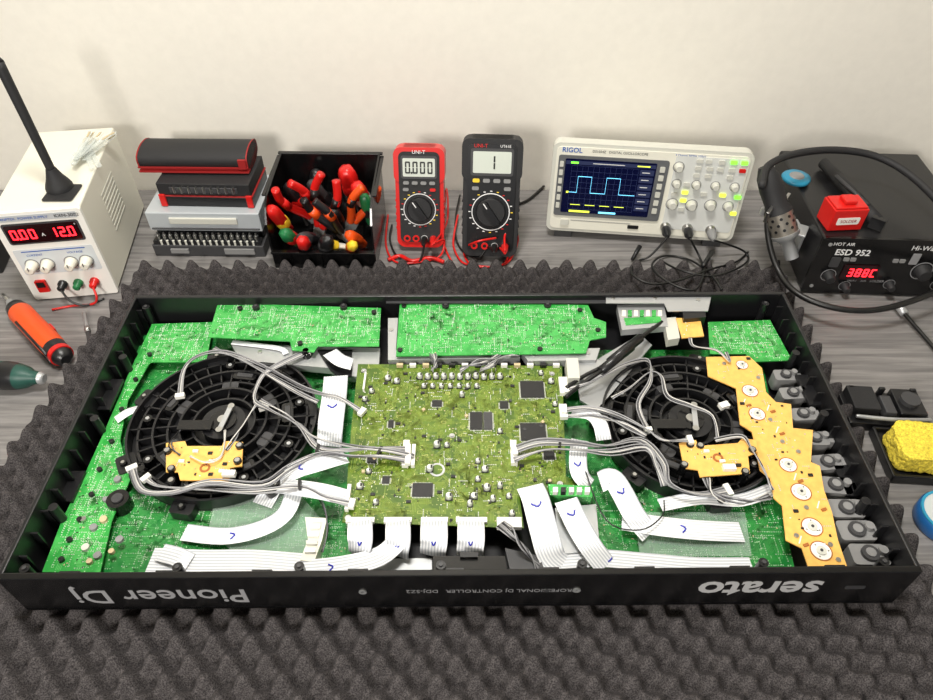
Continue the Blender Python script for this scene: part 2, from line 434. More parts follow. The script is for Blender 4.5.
# white plug row that ends the looms on top of the main board
def jog(name,cx,cy,Rr,rot):
    j=MB(T(cx,cy,0)@RZ(rot))
    j.lathe([(Rr*.97,.046),(Rr,.050),(Rr,.053),(Rr*.97,.055)],BLK,seg=64)
    for r1,h in((1.0,.071),(.90,.067),(.74,.070),(.60,.066),(.47,.071),(.34,.068)):
        j.ring((0,0),Rr*r1,Rr*r1-.0026,.053,h,BLK,seg=64)
    for i in range(36):
        r0,r1=(.34,.98) if i%3==0 else (.60,.9)
        rm=(r0+r1)/2*Rr
        j.box((0,0,0),((r1-r0)*Rr,.0017,.013),BLK,M=RZ(i*10)@T(rm,0,.0605))
    for i in range(9):
        M=RZ(i*40+12)@T(Rr*.82,0,.0)
        j.cyl((0,0,.053),.0055,.018,BLKG,M=M,seg=16); j.cyl((0,0,.071),.0024,.0008,SILVD,M=M,seg=10)
    for i in range(7):
        M=RZ(i*51)@T(Rr*1.02,0,.0); j.rrect(0,0,.022,.026,.004,.050,.064,BLK,M=M); j.cyl((.003,0,.064),.004,.004,BLKG,M=M,seg=14)
        j.cyl((.003,0,.068),.0022,.0008,SILV,M=M,seg=10)
    for i in range(6):
        M=RZ(i*60+30)@T(Rr*.53,0,0); j.rrect(0,0,.012,.02,.003,.053,.0665,DGREY,M=M)
    for i in range(5):
        M=RZ(i*72+5)@T(Rr*.68,0,0); j.rrect(0,0,.014,.03,.004,.053,.0685,BLKG,M=M); j.box((0,0,.0687),(.006,.02,.0006),DGREY,M=M)
    j.cyl((0,0,.053),.026,.016,BLK,seg=32); j.cyl((0,0,.069),.016,.003,BLKG,seg=28); j.cyl((0,0,.072),.006,.002,SILV,seg=20)
    j.build(name,dj)
    j=MB(T(cx,cy,0)); j.box((.004,.0,.0755),(.006,.036,.002),SILVD,rz=-8); j.cyl((.007,.018,.075),.004,.002,SILV,seg=14); j.cyl((.001,-.018,.075),.004,.002,SILV,seg=14)
    j.box((-.03,-.01,.0735),(.04,.014,.003),BLKG); j.box((.045,.02,.072),(.012,.008,.006),WHITE,rz=20)
    j.build(name+'_sensor_bar',dj)
jog('jog_mechanism_left',-.293,.215,.112,6)
jog('jog_mechanism_right',.270,.217,.106,20)
pcb('jog_board_left',[(166,443),(185,441),(187,446),(222,446),(224,441),(243,442),(242,466),(230,468),(229,481),(180,480),(178,472),(166,472)],.080,PCBY,26)
pcb('jog_board_right',[(679,443),(696,440),(698,446),(738,443),(742,438),(756,440),(758,452),(748,456),(750,473),(700,477),(698,470),(684,468)],.082,PCBY,26)
pcb('power_switch_board',[(676,318),(700,318),(704,336),(682,338)],.085,PCBY,8)
b=MB()
for px,py in((172,470),(238,462),(240,447),(168,452),(172,482),(684,465),(752,450),(700,446),(745,472),(690,445)):
    zz=.080 if px<400 else .082
    a=S(px,py,zz); b.cyl((a.x,a.y,.062),.0045,.022,BLKG,seg=14); b.cyl((a.x,a.y,.084),.003,.001,SILV,seg=10)
for px,py in((196,452),(212,462),(222,472),(182,462),(706,452),(722,462),(738,466)):
    zz=.080 if px<400 else .082
    a=S(px,py,zz); b.box((a.x,a.y,zz+.0015),(.006,.003,.003),random.choice((WHITE,CHIP,WHITE)))
for px,py in((230,476),(728,470)):
    a=S(px,py,.08); b.box((a.x,a.y,.084),(.014,.007,.006),WHITE)
for px,py in((205,468),(718,458)):
    zz=.080 if px<400 else .082
    a=S(px,py,zz); b.ring((a.x,a.y),.006,.0035,zz,zz+.0006,PCBC,seg=18)
b.build('jog_board_fittings',dj)
# amber strip board on the right
ZS=.0765
strip=[(706,357),(749,356),(762,368),(766,392),(776,402),(791,404),(793,428),(813,430),(811,462),(820,466),(824,490),(832,512),(838,540),(847,566),(808,566),(802,548),(786,540),(782,505),(774,498),(770,478),(760,470),(752,432),(740,424),(736,388),(708,376)]
pcb('pcb_volume_strip',strip,ZS,PCBY,90,'smd')
b=MB()
for px,py,r in((742,365,.007),(750,391,.009),(757,414,.009),(788,465,.009),(801,492,.010),(812,527,.010),(821,551,.010)):
    a=S(px,py,ZS); b.cyl((a.x,a.y,ZS),r,.0005,WHITE,seg=26); b.ring((a.x,a.y),r*1.12,r,ZS,ZS+.0006,PCBC,seg=26); b.cyl((a.x,a.y,ZS+.0005),r*.5,.0015,LGREY,seg=20); b.cyl((a.x,a.y,ZS+.002),r*.16,.0006,DGREY,seg=10)
    for k in range(3):
        aa=k*2.1+px; b.box((a.x+math.cos(aa)*r*.75,a.y+math.sin(aa)*r*.75,ZS+.0008),(.0015,.0015,.0006),SILV)
for px,py in((770,420),(782,442),(798,452),(806,508),(830,545),(838,560),(758,378),(724,364),(796,536)):
    a=S(px,py,ZS); b.cyl((a.x,a.y,ZS),.0026,.0016,SILV,seg=12)
for px,py in((777,430),(795,477),(818,505),(800,540),(768,408),(744,402)):
    a=S(px,py,ZS); b.box((a.x,a.y,ZS+.0006),(.010,.0012,.0008),WHITE,rz=60); b.box((a.x+.004,a.y-.006,ZS+.0008),(.006,.003,.0012),PCBC,rz=20)
b.build('strip_board_parts',dj)
b=MB()
for px,py,w in((783,377,.020),(790,395,.021),(800,416,.021),(812,440,.022),(824,464,.023),(832,487,.024),(843,510,.025),(853,532,.026),(866,556,.026)):
    a=S(px,py,.062); M=T(a.x+.002,a.y,0)@RZ(random.uniform(-6,6))
    b.rrect(0,0,w*1.45,w*.9,.004,.046,.066,GREY,M=M); b.cyl((0,0,.066),w*.34,.004,DGREY,M=M,seg=18); b.cyl((0,0,.070),w*.2,.001,GREY,M=M,seg=14)
    b.cyl((w*.52,w*.1,.066),w*.18,.006,GREY,M=M,seg=14); b.box((w*.88,0,.058),(.006,w*.5,.016),GREY,M=M)
b.build('grey_knob_housings',dj,bevel=.001)
b=MB()
def ppoly(pix,z0,z1,m): b.prism([tuple(S(x,y,z1)[:2]) for x,y in pix],z0,z1,m)
def pbox(x0,y0,x1,y1,z0,z1,m): ppoly([(x0,y0),(x1,y0),(x1,y1),(x0,y1)],z0,z1,m)
ppoly([(388,318),(398,318),(396,350),(520,350),(520,358),(388,360)],.060,.080,SILVD)
ppoly([(520,350),(600,348),(596,360),(528,361)],.070,.0815,SILVD)
ppoly([(386,300),(620,300),(620,303),(386,303)],.088,.0895,DGREY)
ppoly([(606,294),(712,293),(708,311),(668,311),(664,303),(606,303)],.092,.0935,SILVD)
ppoly([(617,305),(664,303),(668,326),(622,330)],.074,.0845,SILVD)
for i in range(7): pbox(622+i*6,310,626+i*6,316,.0845,.0865,PCBG if i%2 else CREAM)
ppoly([(624,318),(660,316),(662,322),(626,325)],.0845,.0855,PCBG)
ppoly([(664,318),(676,317),(680,338),(668,340)],.070,.083,LGREY)
ppoly([(680,301),(704,300),(706,317),(684,319)],.076,.092,BLK)
ppoly([(576,372),(640,334),(652,345),(610,395),(596,410),(580,400)],.062,.0655,SILVD)
ppoly([(570,364),(590,356),(604,362),(584,380)],.066,.076,SILVD)
ppoly([(231,344),(380,348),(378,378),(350,376),(330,368),(240,360)],.060,.0715,SILVD)
ppoly([(317,350),(352,350),(352,376),(340,378),(330,370)],.0715,.0735,BLK)
for px,py,zz in((698,300,.0935),(613,298,.0935),(655,298,.0935),(391,330,.08),(534,355,.0815),(588,353,.0815),(260,352,.0715),(300,356,.0715)):
    a=S(px,py,zz); b.cyl((a.x,a.y,zz),.003,.0012,SILV,seg=12)
for px,py in((240,308),(374,312),(300,343),(404,306),(580,310),(598,330),(400,350),(540,349),(500,303)):
    a=S(px,py,.087); b.cyl((a.x,a.y,.084),.0035,.0042,BLKG,seg=12)
ppoly([(566,358),(578,358),(580,378),(568,378)],.070,.090,LGREY)
b.build('rear_metalwork',dj,bevel=.0006)
b=MB()
for off in(0,9):
    p=[S(662-off,322+off*.6,.083),S(640-off,338+off,.089),S(610-off,362+off,.089),S(584-off*.4,376+off,.084),S(566,388+off,.084)]
    b.tube(p,.0026,WB)
    b.tube([p[1],p[2]],.0062,BLK,seg=12)
b.build('black_power_leads',dj)
b=MB()
ppoly([(305,517),(327,518),(322,540),(314,562),(300,560),(308,540)],.050,.0665,CREAM)
for i in range(4): pbox(309-i*1.5,524+i*8,320-i*1.5,528+i*8,.0665,.0700,random.choice((WHITE,LGREY)))
ppoly([(320,560),(432,558),(432,574),(320,574)],.045,.054,SILVD)
ppoly([(433,556),(505,556),(507,571),(433,572)],.060,.078,BLKG)
ppoly([(460,552),(478,552),(478,557),(460,557)],.060,.082,BLK)
ppoly([(505,548),(540,556),(545,572),(510,570)],.060,.070,DGREY)
ppoly([(555,508),(596,504),(600,550),(560,554)],.050,.066,SILVD)
ppoly([(548,484),(594,486),(592,497),(550,495)],.060,.080,PCBG)
b.cyl(tuple(S(576,514,.066)),.006,.002,SILV,seg=18)
for i in range(5): pbox(553+i*8,487,558+i*8,492,.08,.086,random.choice((CHIP,SOLD,WHITE)))
ppoly([(215,500),(300,494),(322,520),(310,555),(240,558),(208,530)],.0535,.0545,CLEARP)
ppoly([(634,512),(745,512),(752,556),(640,556)],.0535,.0545,CLEARP)
for px,py in((118,480),(106,500),(94,528),(86,548),(98,556),(104,520),(120,540),(112,552),(84,520),(90,562)):
    a=S(px,py,.063); b.cyl((a.x,a.y,.062),random.choice((.003,.004)),.004,random.choice((GREY,GREY,TAN,SILV,LGREY)),seg=16)
a=S(119,501,.063); b.cyl((a.x,a.y,.05),.012,.018,BLKG,seg=26); b.cyl((a.x,a.y,.068),.006,.002,DGREY,seg=20)
for px,py in((62,560),(70,540),(80,520),(92,495),(100,470),(112,442),(122,410),(136,380),(150,355)):
    a=S(px,py,.063); b.cyl((a.x,a.y,.062),.003,.004,BLK,seg=12)
b.build('lower_brackets_and_crossfader',dj,bevel=.0005)

# flat flexible cables
ff=MB()
def ribbon(pix,w,mark=None,lanes=None):
    pts=spline([S(x,y,zz) for x,y,zz in pix],5); n=len(pts)
    lanes=lanes or max(5,int(w/.0016)); pd=None; rows=[]
    for i,p in enumerate(pts):
        t=pts[min(i+1,n-1)]-pts[max(i-1,0)]; t.z=0
        d=Vector((-t.y,t.x,0)).normalized() if t.length>.0008 else pd
        if pd is not None:
            if d.dot(pd)<0: d=-d
            d=(d+pd*.6).normalized()
        pd=d; rows.append([p+d*w*(k/lanes-.5) for k in range(lanes+1)])
    for k in range(lanes):
        vs=[];fs=[]
        for r in rows: vs+=[r[k],r[k+1],r[k+1]-Vector((0,0,.0004)),r[k]-Vector((0,0,.0004))]
        for i in range(n-1):
            q=i*4
            fs.append((q,q+1,q+5,q+4)); fs.append((q+3,q+2,q+6,q+7))
            if k==0: fs.append((q,q+4,q+7,q+3))
            if k==lanes-1: fs.append((q+1,q+5,q+6,q+2))
        ff.add(vs,fs,FFCG if k%2 else FFCW,True)
    if mark is not None:
        i=int(mark*(n-1)); p=pts[i]+Vector((0,0,.0008)); t=(pts[min(i+1,n-1)]-pts[i]).normalized()
        d=Vector((-t.y,t.x,0))
        ff.tube([p-d*w*.22-t*.002,p+t*.002,p+d*w*.15-t*.003],.0008,BLUE,seg=5)
ribbon([(336,376,.079),(334,398,.083),(331,420,.083),(329,446,.062)],.030,.5)
ribbon([(345,455,.079),(320,462,.086),(296,470,.080),(276,484,.060),(262,505,.056)],.024,.45)
ribbon([(348,498,.079),(325,492,.086),(300,488,.084),(280,486,.070)],.020)
ribbon([(184,532,.056),(225,536,.060),(262,528,.064),(286,512,.070),(296,484,.075)],.020,.3)
ribbon([(150,560,.056),(200,562,.058),(250,562,.060),(302,566,.062)],.028,.25)
ribbon([(160,552,.060),(176,556,.064),(190,562,.060)],.02)
ribbon([(298,570,.064),(340,566,.072),(380,556,.074),(402,536,.078)],.022,.3)
for x,mk in((360,.6),(398,.7),(434,.6),(471,.6)):
    ribbon([(x,521,.0785),(x,528,.0855),(x,540,.083),(x-1,550,.072),(x-1,556,.062)],.028 if x>400 else .026,mk)
ribbon([(530,486,.082),(536,500,.085),(544,530,.082),(552,556,.070),(566,568,.062)],.030,.3)
ribbon([(566,500,.082),(578,525,.080),(592,548,.072),(606,566,.062)],.026,.25)
ribbon([(556,560,.064),(600,558,.062),(650,562,.060),(700,566,.058),(752,566,.055)],.020,.3)
ribbon([(580,440,.079),(578,458,.084),(580,474,.084),(590,486,.075)],.020,.5)
ribbon([(600,482,.072),(612,478,.080),(622,492,.078),(634,514,.070),(650,534,.060)],.026,.5)
ribbon([(622,520,.064),(660,526,.064),(700,530,.062),(742,532,.056)],.024,.55)
ribbon([(660,505,.066),(700,498,.066),(740,500,.066),(775,488,.060)],.016)
ribbon([(572,412,.080),(590,414,.088),(600,424,.088),(604,440,.080)],.018)
ribbon([(330,352,.08),(340,360,.086),(352,364,.082)],.02)
ribbon([(286,354,.074),(278,348,.074),(232,342,.074)],.008)
ribbon([(116,420,.066),(128,412,.068),(140,408,.062)],.012)
ff.build('flat_ribbon_cables',dj)

# wire looms
wl=MB()
def loom(pix,n=6,r=.00078,conn=False,mats=(W1,W2,W3,W1,W1,W2),wob=.001):
    base=spline([S(x,y,zz) for x,y,zz in pix],5); N=len(base)
    per=[]
    pd=None
    for i in range(N):
        t=base[min(i+1,N-1)]-base[max(i-1,0)]; d=Vector((-t.y,t.x,0)); d=d.normalized() if d.length>1e-6 else pd
        if pd is not None and d.dot(pd)<0: d=-d
        per.append(d); pd=d
    ph=random.uniform(0,6)
    for k in range(n):
        o=(k-(n-1)/2)*2*r; q1,q2=random.uniform(0,6),random.uniform(0,6)
        pts=[]
        for i in range(N):
            s=i/(N-1); e=math.sin(math.pi*s)
            tw=math.cos(ph+5*s)*e+ (1-e)
            pts.append(base[i]+per[i]*(o*tw+wob*e*math.sin(q1+9*s))+Vector((0,0,o*math.sin(ph+5*s)*e+wob*.7*e*math.sin(q2+8*s))))
        wl.tube(pts,r,mats[k%len(mats)],seg=5,sub=1)
    if conn:
        for p,q in((base[0],base[1]),(base[-1],base[-2])):
            a=math.degrees(math.atan2(q.y-p.y,q.x-p.x)); wl.box((p.x,p.y,p.z),(.006,n*2*r+.003,.005),WHITE,rz=a)
H=.088
loom([(408,450,.082),(380,448,H),(345,450,.09),(318,447,.088),(300,425,.084),(270,410,.082),(254,400,.082),(262,376,.080),(280,364,.08),(306,352,.078)],7,conn=True)
loom([(408,460,.082),(380,456,H),(352,456,.09),(322,454,.088),(290,468,.086),(262,485,.082),(210,482,.084),(172,492,.08),(142,490,.078),(132,468,.074)],6,conn=True)
loom([(414,456,.082),(386,450,.09),(352,446,.09),(312,436,.086),(286,414,.084),(260,400,.084)],4)
loom([(352,504,.082),(326,498,.086),(300,488,.085),(250,492,.082),(200,489,.08),(160,486,.082),(146,478,.078)],5,conn=True)
loom([(362,412,.080),(340,398,.088),(322,394,.086),(300,386,.082),(262,366,.080),(225,352,.080),(198,356,.078),(184,370,.076),(180,396,.075)],5,conn=True)
loom([(318,402,.082),(290,388,.082),(250,364,.08),(214,348,.078)],4)
loom([(258,402,.082),(246,420,.080),(236,436,.080),(226,450,.082)],3,mats=(W3,WB,W1))
loom([(225,430,.078),(222,455,.086),(206,462,.086),(190,456,.084)],2,mats=(W3,W3,W1))
loom([(514,450,.082),(540,442,.09),(575,443,.092),(606,446,.09),(640,440,.088),(662,462,.086),(670,484,.086),(700,494,.082),(728,490,.08)],7,conn=True)
loom([(514,460,.082),(545,450,.09),(580,450,.09),(612,452,.089),(646,448,.088),(656,466,.086),(664,486,.08)],5)
loom([(564,410,.082),(590,408,.09),(618,416,.09),(648,430,.088),(664,440,.088),(690,440,.086)],5,conn=True)
loom([(568,416,.084),(594,416,.09),(622,424,.09),(646,436,.088)],4)
loom([(566,390,.082),(596,380,.088),(624,364,.084),(648,360,.082),(650,380,.08),(638,404,.08),(648,430,.084)],4,conn=True)
loom([(612,398,.082),(630,388,.082),(650,372,.08),(662,376,.08),(668,396,.08),(690,406,.08),(712,416,.08),(718,440,.086)],3)
loom([(715,440,.086),(742,436,.088),(752,450,.086),(764,470,.084),(772,490,.080)],4,mats=(W1,W3,WB,W1,W1))
loom([(706,478,.084),(714,494,.082),(745,502,.080),(770,496,.078)],6,mats=(W1,W2,WB,W1,W2,W3))
loom([(690,338,.088),(694,346,.086),(716,350,.082),(730,362,.082),(726,352,.080)],3)
loom([(500,524,.084),(512,534,.088),(524,548,.082),(540,570,.068)],8,mats=(W1,WB,W2,W1))
loom([(432,370,.080),(436,362,.09),(432,352,.084)],6); loom([(460,370,.080),(474,364,.09),(490,360,.088),(500,352,.084)],6)
loom([(480,370,.080),(492,365,.09),(500,358,.088),(518,354,.084)],5)
loom([(180,430,.076),(170,445,.084),(180,455,.082)],2,mats=(WB,W2))
loom([(585,470,.084),(606,520,.082),(640,530,.075),(662,516,.072),(664,500,.072)],1,mats=(WB,),wob=0)
loom([(305,488,.08),(320,500,.08),(328,530,.075),(322,552,.072)],2,mats=(WB,W2))
for px,py in((256,400),(658,438),(306,352),(142,470)):
    a=S(px,py,.08); wl.lathe([(.006,.06),(.006,.078),(.004,.084)],BLKG,M=T(a.x,a.y,0),seg=14)
for px,py in((655,432),(318,450),(560,443),(380,452),(300,485)):
    a=S(px,py,.087); wl.box((a.x,a.y,.088),(.003,.011,.007),WB,rz=random.uniform(-30,30))
wl.build('wire_looms',dj)

# ================================================================= BENCH POWER SUPPLY
ps=root('bench_power_supply',(-.6,.6,0))
FMt=face((-.674,.512,.004),8,0); W_,H_,D_=.122,.156,.235
b=MB(FMt)
b.rrect(W_/2,H_/2,W_,H_,.003,-D_,-.004,CREAM); b.rrect(W_/2,H_/2,W_+.003,H_+.003,.004,-.004,.002,WHITE)
b.build('cabinet',ps,bevel=.0015)
b=MB(FMt)
b.rrect(W_/2,.1215,.106,.036,.004,.002,.0026,DGREY); b.rrect(W_/2,.1215,.100,.030,.003,.002,.0035,DISP)
b.seg7('0.00',.016,.113,.0165,LEDR,z=.004,w=.0088,th=.12); b.seg7('12.0',.070,.113,.0165,LEDR,z=.004,w=.0088,th=.12)
b.rrect(W_/2,.148,.11,.010,.001,.002,.0024,mat('label_grey',(186,190,192),.5))
b.rrect(W_/2,.071,.112,.046,.003,.002,.0023,mat('panel_print',(206,212,214),.5))
for x in(.022,.044,.078,.100):
    M=T(x,.066,0)
    b.lathe([(.0085,.002),(.0085,.006),(.0075,.008),(.0065,.018),(.005,.019)],CREAM,M=M,seg=22); b.box((0,.004,.0195),(.001,.006,.001),DGREY,M=M)
    b.ring((0,0),.0105,.0092,.0023,.0028,GREY,seg=24,M=M)
b.rrect(W_/2,.090,.09,.0015,.0005,.002,.0026,PRINTB)
for x,mm in((.05,BLK),(.073,GRN),(.097,RED)):
    M=T(x,.026,0); b.lathe([(.007,.002),(.007,.007),(.005,.008),(.0055,.016),(.003,.018)],mm,M=M,seg=16)
b.rrect(.02,.026,.016,.022,.002,.002,.006,RED); b.box((.02,.03,.0065),(.011,.009,.002),BLK)
b.build('front_panel_controls',ps)
for s,x,y,sz,mm in(('WANPTEK  POWER SUPPLY',.042,.1485,.0058,PRINTB),('KXN-3002',.103,.1485,.0075,DGREY),('CURRENT',.033,.084,.005,PRINTB),('VOLTAGE',.090,.084,.005,PRINTB),('A',.060,.119,.008,PRINT),('V',.1085,.133,.004,PRINT)):
    text(s,sz,FMt@T(x,y,.0042),mm,ps,'label')
b=MB(FMt)
for x in(.012,W_-.012):
    for zz in(-.02,-D_+.02): b.cyl((0,0,0),.006,.0035,BLK,M=T(x,0,zz)@RX(90),seg=12)
for i in range(9): b.box((W_+.0003,.12-i*.008,-.12),(.0008,.003,.07),LGREY)
b.build('feet_and_vents',ps)
b=MB()
b.tube([FMt@Vector(q) for q in((.097,.026,.016),(.100,.012,.026),(.09,-.0,.026),(.06,-.001,.025),(.03,-.001,.03))],.0018,RED)
b.tube([FMt@Vector(q) for q in((.05,.026,.016),(.06,.01,.026),(.08,.0,.028),(.104,-.001,.014))],.0018,WB)
b.build('output_leads',ps)
an=root('magnetic_base_antenna',(-.6,.6,.162))
b=MB(); p=S(60,188,.162)
b.lathe([(.019,0),(.019,.003),(.017,.008),(.012,.018),(.009,.026),(.007,.032)],BLKM,M=T(p.x,p.y,.1625),seg=28)
tip=Vector((p.x-.012,p.y+.016,.342)); bs=Vector((p.x,p.y,.188))
b.tube([bs,bs.lerp(tip,.5),tip],.0060,BLKM,seg=14,r2=.0070); b.tube([tip,tip+(tip-bs).normalized()*.006],.0070,BLKM,seg=14,r2=.004)
b.M=T(p.x+.008,p.y-.006,.1620); b.rrect(0,-.006,.044,.044,.004,-.0002,.0004,BLKM)
b.build('antenna_body',an)
b=MB(); q=S(78,168,.165)
for i in range(11):
    M=T(q.x+random.uniform(-.016,.016),q.y+.045+random.uniform(-.016,.016),.1635+i*.0014)@RZ(random.uniform(55,125))@RY(random.uniform(-4,4))
    b.rrect(0,0,.08,.008,.003,0,.0012,CLEAR,M=M)
    b.box((.03,0,.0015),(.014,.003,.0008),TAN,M=M)
b.build('clear_plastic_strips')

# ================================================================= TOOL CASES
CS=mat('case_silver',(184,190,194),.35,metal=.15)
tk=root('bit_set_case',(-.43,.66,0))
o_=S(156,256,0); M=T(o_.x,o_.y,0.0005)@RZ(-1); Wc=.186
b=MB(M)
b.box((Wc/2,.065,.011),(Wc,.13,.022),DGREY)
b.box((Wc/2,.078,.032),(Wc-.006,.104,.022),BLK)
b.box((Wc/2,.074,.0585),(Wc,.118,.035),CS); b.box((Wc/2,.0135,.062),(Wc*.6,.004,.012),LGREY)
b.box((Wc/2,.014,.046),(Wc*.96,.004,.003),DGREY)
b.build('case_body',tk,bevel=.003)
b=MB(M)
b.box((Wc/2,.009,.0255),(Wc*.96,.014,.007),BLK)
for i in range(17):
    x=.012+i*.0102; b.cyl((x,.009,.029),.0034,.008,SILV,seg=10); b.cyl((x,.009,.037),.0018,.005,SILV,seg=6)
for i in range(16):
    x=.017+i*.0102; b.cyl((x,.003,.022),.0022,.008,LGREY,seg=8)
b.box((.145,-.001,.012),(.05,.004,.010),GREY); b.box((.045,-.001,.012),(.03,.004,.008),GREY)
b.build('bits_and_latches',tk)
k2=root('precision_screwdriver_case',(-.42,.7,.077))
M2=T(o_.x+.026,o_.y+.034,.0768)@RZ(-2)
b=MB(M2)
b.box((.075,.045,.009),(.152,.09,.018),BLK); b.box((.075,.045,.0195),(.154,.092,.0025),REDD); b.box((.075,.045,.032),(.150,.09,.021),BLKM)
b.box((.004,-.001,.012),(.010,.004,.022),RED); b.box((.146,-.001,.012),(.010,.004,.022),RED); b.box((.075,-.001,.032),(.11,.002,.010),DGREY)
for i in range(9): b.cyl((.028+i*.012,-.002,.027),.0022,.011,SILV,seg=8)
b.build('twin_case',k2,bevel=.002)
k3=root('tool_roll',(-.43,.72,.121))
M3=T(o_.x-.006,o_.y+.066,.1205)@RZ(-1)
b=MB(M3)
prof=[(math.cos(a)*.036,.0175+math.sin(a)*.017) for a in [2*math.pi*i/20 for i in range(20)]]
prof=[(max(-.032,min(.032,x)),y) for x,y in prof]
LB=.178
b.prism(prof,0,LB,BLKM,M=T(0,.03,0)@RZ(90)@RX(90),smooth=True)
b.build('roll_body',k3,bevel=.003)
b=MB(M3)
for x in(.001,LB-.001): b.prism([(u*1.03,(v-.0175)*1.03+.0175) for u,v in prof],-.001,.001,REDD,M=T(x,.03,0)@RZ(90)@RX(90))
b.box((LB/2,-.0045,.011),(LB,.002,.0025),REDD); b.box((LB-.008,-.0045,.018),(.012,.004,.016),REDD); b.box((LB/2,.0,.004),(LB,.012,.003),REDD)
b.build('red_piping',k3)

# ================================================================= PARTS BIN WITH HAND TOOLS
bn=root('stacking_parts_bin',(-.235,.67,0))
o2=S(276,267,0); M=T(o2.x,o2.y,.0005)@RZ(-1); Wb,Db,Hb=.168,.150,.124
b=MB(M)
side=[(0,0),(-.004,.036),(-.002,.085),(.012,.108),(.03,.118),(Db,Hb),(Db-.004,0)]
for x in(0,Wb-.003): b.prism([(y,zz) for y,zz in side],x,x+.003,BLKG,M=Matrix(((0,0,1,0),(1,0,0,0),(0,1,0,0),(0,0,0,1))))
b.box((Wb/2,Db/2,.0015),(Wb,Db,.003),BLKG); b.box((Wb/2,-.0015,.018),(Wb,.003,.036),BLKG); b.box((Wb/2,Db-.0015,Hb/2),(Wb,.003,Hb),BLKG)
b.box((Wb/2,-.005,.0345),(Wb,.008,.003),BLKG); b.box((Wb/2,Db+.002,Hb-.002),(Wb+.008,.006,.004),BLKG)
for x in(-.003,Wb+.003): b.box((x,Db/2+.015,Hb-.006),(.006,Db-.03,.003),BLKG)
for x in(.03,.08,.13): b.box((x,-.004,.018),(.003,.003,.03),BLKG)
b.build('bin_shell',bn,bevel=.0008)
ht=MB(M)
def driver(loc,rx,ry,col,cap,L=.085,r=.012):
    X=T(*loc)@RY(ry)@RX(rx)
    ht.lathe([(r*.55,-.005),(r*.8,0),(r*.7,.012),(r*.95,.028),(r,.05 if L>.06 else .034),(r*.95,L-.012),(r*.7,L-.002),(r*.3,L)],col,M=X,seg=20,flute=.07)
    ht.lathe([(r*.98,.016),(r*1.04,.02),(r*1.04,.030),(r*.98,.034)],cap,M=X,seg=18)
    sl=min(.06,(loc[2]-.008)); ht.cyl((0,0,-sl),.003,sl,SILV,M=X,seg=10)
def pliers(loc,rx,ry,rz,col,cap,L=.1):
    X=T(*loc)@RZ(rz)@RY(ry)@RX(rx)
    for s in(-1,1):
        ht.tube([(s*.004,0,-.01),(s*.010,0,.01),(s*.019,0,L*.45),(s*.020,0,L*.7),(s*.013,0,L)],.0068,col,M=X,seg=12)
        ht.tube([(s*.0185,0,L*.4),(s*.020,0,L*.64)],.0074,cap,M=X,seg=12)
    ht.box((0,0,-.014),(.02,.008,.024),SILVD,M=X)
    ht.prism([(-.009,-.026),(.009,-.026),(.003,-.042),(-.003,-.042)],-.003,.003,SILVD,M=X@RX(90))
driver((.018,.05,.042),30,-8,RED,YEL,.075,.011); driver((.035,.03,.030),38,-12,GRN,RED,.055,.011)
pliers((.050,.078,.054),22,-22,10,RED,RED,.085); pliers((.074,.055,.052),-8,14,-20,RED,BLK,.085)
driver((.122,.118,.055),8,-6,RED,RED,.068,.015); driver((.146,.098,.050),14,-12,RED,WHITE,.060,.013)
driver((.082,.108,.045),18,-20,DGREY,BLK,.07,.011)
pliers((.128,.068,.052),18,22,30,ORG,BLK,.07); pliers((.100,.040,.050),24,-18,-35,BLK,ORG,.07)
driver((.142,.035,.022),34,-20,ORG,ORG,.055,.010); driver((.122,.022,.024),44,25,YEL,ORG,.05,.009)
driver((.052,.022,.022),40,6,RED,BLK,.06,.011); driver((.08,.02,.020),30,20,BLK,DGREY,.055,.012)
driver((.152,.08,.036),10,-4,GRN,BLK,.06,.010); driver((.03,.1,.04),12,-8,BLK,RED,.065,.011)
driver((.055,.128,.040),0,5,BLK,DGREY,.065,.011); driver((.100,.07,.030),28,0,BLK,BLK,.06,.012); driver((.068,.04,.026),46,-30,DGREY,BLK,.055,.011)
driver((.112,.028,.02),28,-50,WHITE,YEL,.045,.008)
ht.build('hand_tools_pile',bn)

